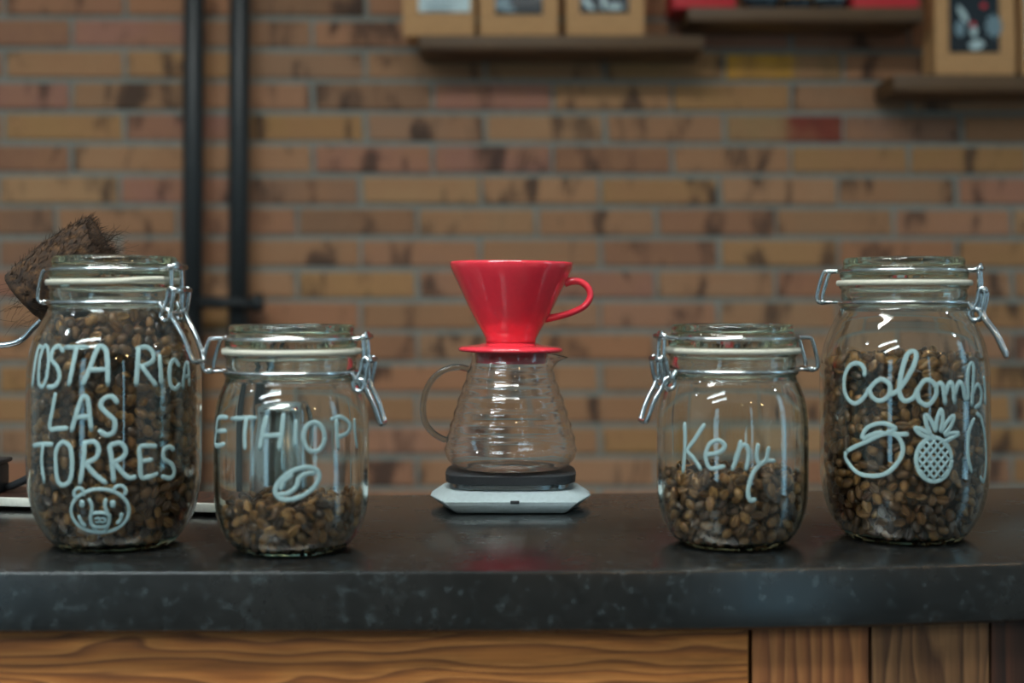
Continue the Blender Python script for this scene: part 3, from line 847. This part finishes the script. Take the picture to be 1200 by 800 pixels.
strokes('lettering', t, loc, rf, [
    [(226, 74), (214, 140), (203, 214), (236, 216), (274, 214)],
    [(292, 226), (310, 160), (332, 96), (348, 84), (360, 110), (372, 224)], [(306, 172), (366, 166)],
    [(478, 112), (458, 86), (424, 94), (411, 124), (436, 154), (466, 182), (464, 226), (436, 242), (405, 224)]], **S)
strokes('lettering', t, loc, rf, [
    [(136, 286), (172, 280), (214, 280)], [(176, 284), (170, 350), (180, 434)],
    ['c', (248, 276), (228, 310), (228, 370), (236, 430), (262, 446), (288, 420), (294, 350), (286, 294), (266, 274)],
    [(345, 272), (340, 350), (326, 440)], [(340, 276), (384, 270), (402, 298), (390, 336), (344, 360)], [(352, 362), (384, 400), (432, 438)],
    [(446, 284), (456, 350), (464, 432)], [(446, 286), (488, 274), (512, 302), (500, 334), (458, 354)], [(466, 354), (502, 398), (526, 416), (552, 412)],
    [(636, 288), (600, 286), (570, 294), (572, 350), (576, 412), (610, 412), (640, 400)], [(574, 350), (620, 342)],
    [(708, 302), (690, 290), (668, 304), (668, 338), (700, 362), (710, 394), (694, 418), (660, 410)]], **S)
strokes('bear_drawing', t, loc, rf, [
    ell(408, 550, 118, 88), ell(322, 480, 20, 22, 0, 10, 130, 380), ell(488, 470, 24, 22, 0, 10, 160, 400),
    ['w1.5', (334, 512), (334, 532)], ['w1.5', (460, 512), (460, 532)],
    [(362, 502), (374, 530), (372, 566)], [(432, 502), (428, 530), (440, 566)],
    ['c', (372, 566), (408, 558), (444, 568), (440, 608), (408, 616), (376, 608)],
    ['w.7', (388, 582), (404, 580), (404, 596), (390, 596)], ['w.7', (414, 580), (428, 582), (426, 596), (412, 596)],
    [(378, 612), (392, 632), (424, 634), (440, 610)], [(322, 572), (332, 596), (348, 610)], [(496, 562), (492, 584), (478, 602)]], hw=.00135, **S)
fill('a', loc, rin, .0062, lambda x, y: .167+.004*math.sin(x*60)+.002*math.cos(y*90), 11, annulus=.0125,
     stuff_label='roasted coffee beans filling the COSTA RICA jar to its shoulder')

# --- jar 2
t, loc, rin, rf = jar(342, 1.031, False, 'low jar lettered ETHIOPI, a quarter full of coffee beans', 10, 1, (.0125, .030))
S = dict(sc=5.0, off=(280, 440))
strokes('lettering', t, loc, rf, [
    [(-66, 246), (-120, 250), (-132, 330), (-136, 408), (-84, 400)], [(-128, 326), (-74, 322)],
    [(-44, 252), (98, 246)], [(44, 252), (34, 340), (36, 430)],
    [(160, 240), (138, 340), (122, 432)], [(136, 356), (256, 346)], [(262, 226), (252, 330), (238, 434)],
    ['w.8', (334, 262), (330, 340), (326, 410)],
    ['c'] + [(440+62*math.cos(a), 360+86*math.sin(a)) for a in [2*math.pi*k/12 for k in range(12)]],
    [(572, 262), (574, 340), (582, 430)], [(540, 256), (600, 244), (648, 284), (634, 336), (574, 362)],
    ['w.8', (676, 256), (680, 340), (690, 420)]], hw=.0017, **S)
strokes('bean_drawing', t, loc, rf, [
    ell(342, 632, 140, 78, -28, 16), [(232, 696), (290, 688), (338, 650), (352, 604), (400, 574), (440, 572)], [(244, 668), (262, 620), (310, 580)]], hw=.0017, **S)
fill('b', loc, rin, .0062, lambda x, y: .0355+x*.05+.003*math.sin(x*95+1)*math.cos(y*80), 12, singles=135,
     label='brown coffee bean in the jar lettered ETHIOPI', group='coffee beans seen in the ETHIOPI jar',
     stuff_label='rest of the bean heap inside the jar lettered ETHIOPI')

# --- jar 3
t, loc, rin, rf = jar(858, 1.054, False, 'low jar lettered Keny, one third full of coffee beans', 14, -1, (.0140, .030))
S = dict(sc=2.58, off=(720, 360))
strokes('lettering', t, loc, rf, [
    [(213, 350), (214, 420), (208, 498)], [(272, 354), (244, 398), (222, 432), (240, 456), (262, 490)],
    [(276, 446), (318, 438), (334, 418), (314, 402), (288, 414), (276, 450), (290, 486), (332, 480)],
    [(382, 404), (372, 450), (356, 490)], [(364, 462), (384, 420), (402, 420), (406, 450), (398, 490)],
    [(434, 414), (430, 450), (440, 474), (458, 460), (466, 424)], [(484, 464), (452, 466), (420, 500), (404, 552), (410, 582), (426, 580)]], hw=.0016, **S)
fill('c', loc, rin, .0062, lambda x, y: .0520+.0035*math.sin(x*85)*math.cos(y*70+1), 13, singles=160,
     label='brown coffee bean in the jar lettered Keny', group='coffee beans seen in the Keny jar',
     stuff_label='rest of the bean heap inside the jar lettered Keny')

# --- jar 4
t, loc, rin, rf = jar(1059, 1.083, True, 'tall jar lettered Colomb with fruit drawings, two thirds full of beans', 24, 1, (.0190, .033))
S = dict(sc=4.211, off=(930, 290))
strokes('lettering', t, loc, rf, [
    [(350, 632), (346, 592), (312, 570), (272, 590), (250, 650), (258, 730), (300, 770), (344, 744), (376, 694), (428, 650), (474, 676), (470, 728), (430, 756), (388, 738), (374, 700)],
    [(470, 728), (520, 700), (580, 610), (606, 540), (594, 512), (560, 530), (532, 620), (522, 710), (546, 756), (590, 742), (614, 700), (650, 654), (694, 672), (704, 724), (664, 776), (620, 756), (610, 706)],
    [(700, 690), (722, 668), (738, 690), (748, 772)], [(748, 728), (768, 668), (786, 684), (794, 766)], [(796, 726), (816, 664), (836, 690), (846, 744), (864, 742)],
    [(864, 742), (858, 650), (868, 580), (888, 586), (884, 690), (880, 780)], [(884, 720), (906, 676), (926, 710), (920, 770), (894, 788)],
    [(938, 640), (944, 700), (946, 770)]], hw=.0018, **S)
S = dict(sc=2.963, off=(930, 400))
strokes('mango_drawing', t, loc, rf, [
    ['c', (184, 384), (192, 424), (236, 462), (312, 462), (362, 420), (380, 372), (360, 330), (320, 320), (262, 344)],
    ['c', (238, 338), (256, 300), (306, 284), (352, 300), (330, 318), (286, 318)], [(326, 312), (360, 322), (396, 322)]], hw=.0017, **S)
hatch = []
for k in range(-3, 4):
    o_ = k*34
    for sg in (1, -1):
        P0, P1 = [], []
        # chords of the oval along two slants
        dx, dy = 0.62, sg*0.78; cx, cy = 487+o_*.75, 410
        tmin, tmax = None, None
        for tt in np.linspace(-110, 110, 111):
            x, y = cx+dx*tt, cy+dy*tt
            if ((x-487)/56)**2+((y-410)/71)**2 < 1:
                tmin = tt if tmin is None else tmin; tmax = tt
        if tmin is not None and tmax-tmin > 25: hatch.append(['w.6', (cx+dx*tmin, cy+dy*tmin), (cx+dx*tmax, cy+dy*tmax)])
strokes('pineapple_drawing', t, loc, rf, [
    ell(487, 410, 61, 76), [(488, 332), (446, 306), (420, 300)], [(420, 300), (440, 322), (470, 334)], [(476, 322), (462, 290), (458, 254), (478, 276), (492, 312)],
    [(494, 312), (498, 270), (512, 236), (518, 270), (510, 312)], [(514, 314), (532, 280), (556, 258), (546, 294), (524, 322)], [(526, 326), (552, 318), (574, 320), (540, 340), (520, 350)]]+hatch, hw=.0016, **S)
strokes('third_fruit_drawing', t, loc, rf, [
    [(626, 268), (608, 320), (606, 400), (618, 452)], [(650, 262), (664, 330), (668, 420), (660, 484), (648, 470)], [(636, 250), (650, 262)]], hw=.0017, **S)
fill('d', loc, rin, .0062, lambda x, y: .1375+.004*math.sin(x*70+2)*math.cos(y*60), 14, annulus=.0125,
     stuff_label='roasted coffee beans filling two thirds of the Colomb jar')

# ------------------------------------------------------------------ scale, server and dripper in the middle
SX, SD = xr(598.5, 1.25), 1.250
sc = empty('coffee_scale', (SX, SD, CT), 'faceted white coffee scale with a black pad under the glass server', 'scale')
def octo(hw, hd, cx_, cd_):                          # cut-corner plan
    return [(-hw+cx_, -hd), (hw-cx_, -hd), (hw, -hd+cd_), (hw, hd-cd_), (hw-cx_, hd), (-hw+cx_, hd), (-hw, hd-cd_), (-hw, -hd+cd_)]
bm = bmesh.new(); lev = []
for (z, hw, hd, cx_, cd_) in ((.0010, .0555, .0515, .0110, .036), (.0014, .0570, .0525, .0115, .037), (.0104, .0697, .0590, .0140, .047), (.0110, .0697, .0590, .0140, .047), (.0182, .0590, .0470, .0120, .036), (.0186, .0580, .0460, .012, .035)):
    lev.append([bm.verts.new((x, y, z)) for x, y in octo(hw, hd, cx_, cd_)])
for p, q in zip(lev[:-1], lev[1:]):
    for k in range(8): bm.faces.new((p[k], p[(k+1) % 8], q[(k+1) % 8], q[k]))
bm.faces.new(list(reversed(lev[0]))); bm.faces.new(lev[-1])
bmesh.ops.bevel(bm, geom=list(bm.edges), offset=.0005, segments=2, affect='EDGES')
sharp(obj('housing', bm, M['white'], sc), 50)
for sx_ in (-1, 1):
    for sy_ in (-1, 1):
        lathe_obj('rubber_foot', [(0, 0), (.0065, 0), (.0065, .0012), (0, .0012)], M['black'], sc, 20).location = (sx_*.036, sy_*.028, 0)
def super_plan(a, b, n=4.0, m=64):
    out = []
    for k in range(m):
        q = 2*math.pi*k/m; c, s = math.cos(q), math.sin(q)
        out.append((a*math.copysign(abs(c)**(2/n), c), b*math.copysign(abs(s)**(2/n), s)))
    return out
def slab(name, levels, m, parent, n=4.0):
    bm = bmesh.new(); rg = [[bm.verts.new((x, y, z)) for x, y in super_plan(a, b, n)] for z, a, b in levels]
    for p, q in zip(rg[:-1], rg[1:]):
        for k in range(len(p)): bm.faces.new((p[k], p[(k+1) % len(p)], q[(k+1) % len(p)], q[k]))
    bm.faces.new(list(reversed(rg[0]))); bm.faces.new(rg[-1]); return sharp(obj(name, bm, m, parent), 40)
slab('weighing_plate', [(.0186, .050, .042), (.0192, .051, .043), (.0236, .051, .043)], M['metal_trim'], sc)
slab('silicone_pad', [(.0236, .0545, .0480), (.0246, .0565, .0500), (.0312, .0568, .0503), (.0322, .0555, .0490)], M['black'], sc)
bm = bmesh.new(); seg = []
prt = [(-.0036, -.0010), (.0036, -.0010), (.0042, 0), (.0036, .0014), (-.0036, .0014), (-.0042, 0)]
box(bm, (-.0038, -.0006, -.0014), (.0038, .0012, .0014), .0006)
pt = obj('charging_port', bm, M['black'], sc); pt.location = (.0035, -.0592, .0112)

sv = empty('glass_server', (SX, SD, CT+.0322), 'clear ribbed glass coffee server standing on the scale', 'coffee server')
h0 = .0322
out_pts = [(.036, 0.0), (.046, .0018), (.0540, .0070), (.0578, .0150), (.0576, .0215), (.0556, .0300), (.0530, .0385), (.0505, .047), (.0478, .0560), (.0448, .0650), (.0415, .0740), (.0385, .0830), (.0362, .0905), (.0345, .0955), (.0342, .099), (.0350, .1030)]
op = smooth_profile(out_pts, 12)
def rib(r, z):
    if z < .014 or z > .092: return r
    k = min(1, (z-.014)/.006, (.092-z)/.006); return r+.0005*k*math.sin(2*math.pi*(z-.014)/.0112)
op = [(rib(r, z), z) for r, z in op]
prof = [(0, .0012), (.030, .0006)]+op+[(r-.0016, z) for r, z in reversed(op) if z > .0022]+[(.034, .0026), (0, .0030)]
bm = bmesh.new(); lathe(bm, prof, 112)
for v in bm.verts:                                   # pouring lip on the right
    if v.co.z > .086:
        a = math.atan2(v.co.y, v.co.x); k = math.exp(-(a/.34)**2)*((v.co.z-.086)/.017)**1.5
        v.co.x += .0160*k; v.co.z -= .0050*k
bmesh.ops.recalc_face_normals(bm, faces=bm.faces); obj('server_body', bm, M['clear_glass'], sv)
bm = bmesh.new()
hp = [(549, 432), (538, 430), (524, 432), (511, 440), (501, 454), (496, 474), (498, 493), (506, 505), (516, 512), (523, 515)]
hpts = catmull([((x-598.5)/1333.3, -.004, (h0*0+CH-(y-355)/1333.3)-h0) for x, y in hp], 5)
tube(bm, hpts, .0027, 12); obj('server_handle', bm, M['handle_glass'], sv)

dp = empty('coffee_dripper', (SX, SD, CT+h0+.1034), 'glossy red ceramic pour-over cone with handle on the glass server', 'dripper')
dp.rotation_euler = (0, R(.5), 0)
lathe_obj('base_plate', [(.0125, .0075), (.0215, .0080), (.0260, .0062), (.0340, .0050), (.0440, .0040), (.0460, .0026), (.0462, .0010), (.0450, -.0002), (.0400, .0000), (.0318, .0000), (.0314, -.0100), (.0300, -.0104), (.0290, -.0100), (.0285, .0000), (.0150, .0010), (.0120, .0030)], M['red'], dp, 112, closed=True)
lathe_obj('cone', [(.0120, .0078), (.0195, .0074), (.0222, .0084), (.0222, .0112), (.0255, .0175), (.0335, .0312), (.0418, .0480), (.0497, .0642), (.0532, .0722), (.0543, .0760), (.0543, .0780), (.0532, .0786), (.0516, .0778), (.0502, .0735), (.0440, .0600), (.0340, .0410), (.0250, .0240), (.0180, .0120), (.0100, .0100)], M['red'], dp, 128, closed=True)
bm = bmesh.new()
hz0 = CT+h0+.1034
hp = [(661, 331), (671, 328.5), (681, 330), (689, 337), (691, 347), (685, 357), (673, 364), (658, 369), (645, 372), (637, 373)]
hpts = catmull([((x-598.5)/1333.3, 0, CZ-(y-355)/1333.3-hz0) for x, y in hp], 5)
tube(bm, hpts, .003, 14, radii=[.0030+.0010*abs(2*i/(len(hpts)-1)-1)**3 for i in range(len(hpts))])
for v in bm.verts: v.co.y *= 1.9
obj('cone_handle', bm, M['red'], dp)

# ------------------------------------------------------------------ behind the left jars: tray, steel pot, brush, cord
c0 = at(0, 0, 1.24).x
tr = empty('low_tray', (-.36, 1.203, CT), 'dark low board with a pale front edge behind the two left jars', 'board', rotz=R(-11))
# local x runs along the front edge; local y = 0 is the front
xa, xb = -.30, .116
box_obj('board_plate', (xa, .006, .0045), (xb, .078, .0105), M['wood_dark'], tr, .001)
box_obj('front_edge', (xa, 0, .0040), (xb, .006, .0112), M['tray'], tr, .0008)
for fx in (xa+.03, xb-.03):
    for fy in (.014, .066):
        lathe_obj('rubber_foot', [(0, 0), (.006, 0), (.006, .0045), (0, .0045)], M['black'], tr, 16).location = (fx, fy, 0)

pot = empty('steel_pot', (xr(326, 1.281), 1.281, CT+.0), 'brushed steel milk pitcher seen through the ETHIOPI jar', 'pitcher')
lathe_obj('pitcher_body', [(0, .001), (.033, .0005), (.0365, .004), (.0375, .018), (.0365, .040), (.0325, .062), (.0290, .078), (.0292, .088), (.0305, .094), (.0297, .094), (.0282, .087), (.0280, .078), (.0315, .061), (.0355, .040), (.0365, .018), (.0350, .006), (0, .003)], M['steel_pot'], pot, 80).scale = (.90, .90, .915)
bm = bmesh.new(); tube(bm, catmull([(.0285, .010, .083), (.042, .016, .082), (.050, .019, .066), (.048, .018, .042), (.0355, .013, .030)], 6), .0028, 10)
for v in bm.verts: v.co = Matrix.Rotation(R(40), 3, 'Z') @ v.co
obj('pitcher_handle', bm, M['steel_pot'], pot)

# coir brush leaning up behind the tall left jar, on a bent chrome stem that stands on the tray
BD = 1.175
A_ = at(34, 352, BD); B_ = at(120, 294, BD)
br = empty('coir_brush', (A_.x, A_.y, CT), 'dark brown coconut fibre brush with chrome stem behind the COSTA RICA jar', 'brush')
org = Vector(br.location)
ax = (B_-A_).normalized(); up = ax.cross(Vector((0, 1, 0))).normalized(); sdv = ax.cross(up).normalized()
if up.z < 0: up = -up
Lb = (B_-A_).length
bm = bmesh.new(); rings = []; nst, sg = 16, 48
for i in range(nst+1):
    u = i/nst; q = u*Lb
    rr0 = .0315*(0.80+.22*math.sin(math.pi*min(1, u*.7+.1)))
    ring_ = []
    for k in range(sg):
        a = 2*math.pi*k/sg; p = A_+ax*(q+.010*math.cos(a)*(u-.4))+up*math.cos(a)*rr0*1.0+sdv*math.sin(a)*rr0*.85
        p += (up*math.cos(a)+sdv*math.sin(a))*.0022*noise.noise(p*240)
        ring_.append(bm.verts.new(p-org))
    rings.append(ring_)
for p, q in zip(rings[:-1], rings[1:]):
    for k in range(sg): bm.faces.new((p[k], p[(k+1) % sg], q[(k+1) % sg], q[k]))
bm.faces.new(list(reversed(rings[0]))); bm.faces.new(rings[-1]); bmesh.ops.recalc_face_normals(bm, faces=bm.faces)
obj('bristle_core', bm, M['coir'], br)
rf_ = random.Random(5); bm = bmesh.new()
def fibre(p, dr, ln, curl, r=.00022):
    pts = [p.copy()]; dr = dr.normalized(); cv = Vector((rf_.gauss(0, 1), rf_.gauss(0, 1), rf_.gauss(0, 1))).normalized()*curl
    for s in range(4):
        p = p+dr*ln/4; dr = (dr+cv+Vector((0, 0, -.03))).normalized(); pts.append(p.copy())
    tube(bm, [q-org for q in pts], r, 3, radii=[r, r, r*.9, r*.8, r*.5])
for i in range(5200):                                # short pile over the whole head
    u = rf_.random(); a = rf_.uniform(0, 2*math.pi); rr0 = .0315*(0.80+.22*math.sin(math.pi*min(1, u*.7+.1)))
    o = up*math.cos(a)+sdv*math.sin(a)*.85; p = A_+ax*(u*Lb+.010*math.cos(a)*(u-.4))+o*rr0*.97
    fibre(p, ax*rf_.uniform(.8, 1.4)+o*rf_.uniform(.05, .38)+Vector((rf_.gauss(0, .22), rf_.gauss(0, .22), rf_.gauss(0, .22))), rf_.uniform(.004, .009), .18)
for i in range(700):                                 # cut ends on the right face
    a = rf_.uniform(0, 2*math.pi); q = math.sqrt(rf_.random())*.028; o = up*math.cos(a)+sdv*math.sin(a)*.85
    fibre(B_+o*q-ax*.004, ax+Vector((rf_.gauss(0, .25), rf_.gauss(0, .25), rf_.gauss(0, .25))), rf_.uniform(.005, .012), .1)
for i in range(60):                                  # stray long hairs, right top
    fibre(at(128+rf_.uniform(-8, 4), 292+rf_.uniform(-18, 14), BD), Vector((rf_.uniform(.3, 1), rf_.gauss(0, .4), rf_.uniform(-.2, .8))), rf_.uniform(.010, .024), rf_.uniform(.2, .75), .00016)
for i in range(50):                                  # and at the lower left
    fibre(at(22+rf_.uniform(-8, 26), 352+rf_.uniform(-22, 26), BD), Vector((-rf_.uniform(.4, 1), rf_.gauss(0, .4), rf_.uniform(-.9, .3))), rf_.uniform(.008, .022), rf_.uniform(.1, .5), .00016)
fbm = obj('fibres', bm, M['coir'], br); fbm['kind'] = 'stuff'
bm = bmesh.new()
stem = [(58, 366), (50, 374), (38, 385), (28, 396), (16, 402), (0, 404.5), (-20, 405), (-36, 410), (-44, 425), (-46, 470), (-46, 540)]
sp = [at(x, y, BD+.004) for x, y in stem]; end = sp[-1].copy(); end.z = CT+.0027; sp.append(end)
sp += [end+Vector((.012*math.sin(q)+.0, .016-.016*math.cos(q), 0)) for q in (0.5, 1.2, 2.0, 2.8, 3.6, 4.4, 5.2)]
tube(bm, [q-org for q in catmull(sp, 6)], .0026, 12); obj('stem', bm, M['steel'], br)

def on_tray(px, d): return Vector(((px-600)*d/F, d, CT+.0105))
bm = bmesh.new(); cp = [on_tray(-70, 1.285), on_tray(-20, 1.275), on_tray(8, 1.262), on_tray(24, 1.256), on_tray(44, 1.25), on_tray(64, 1.25), on_tray(90, 1.245)]
for q, h in zip(cp, (.0035, .0035, .0045, .0095, .0165, .0095, .0035)): q.z += h
tube(bm, catmull(cp, 6), .0034, 10)
cd = obj('power_cord', bm, M['black']); tag(cd, 'black cord looping up behind the COSTA RICA jar at the left', 'cord')
g0 = on_tray(-24, 1.255)
gb = empty('black_caddy', g0, 'black box standing on the low board, cut by the left picture edge', 'box')
box_obj('caddy_body', (-.022, -.012, 0), (.0205, .018, .026), M['black'], gb, .003)
box_obj('caddy_lip', (-.024, -.014, .026), (.0225, .020, .030), M['black'], gb, .0015)
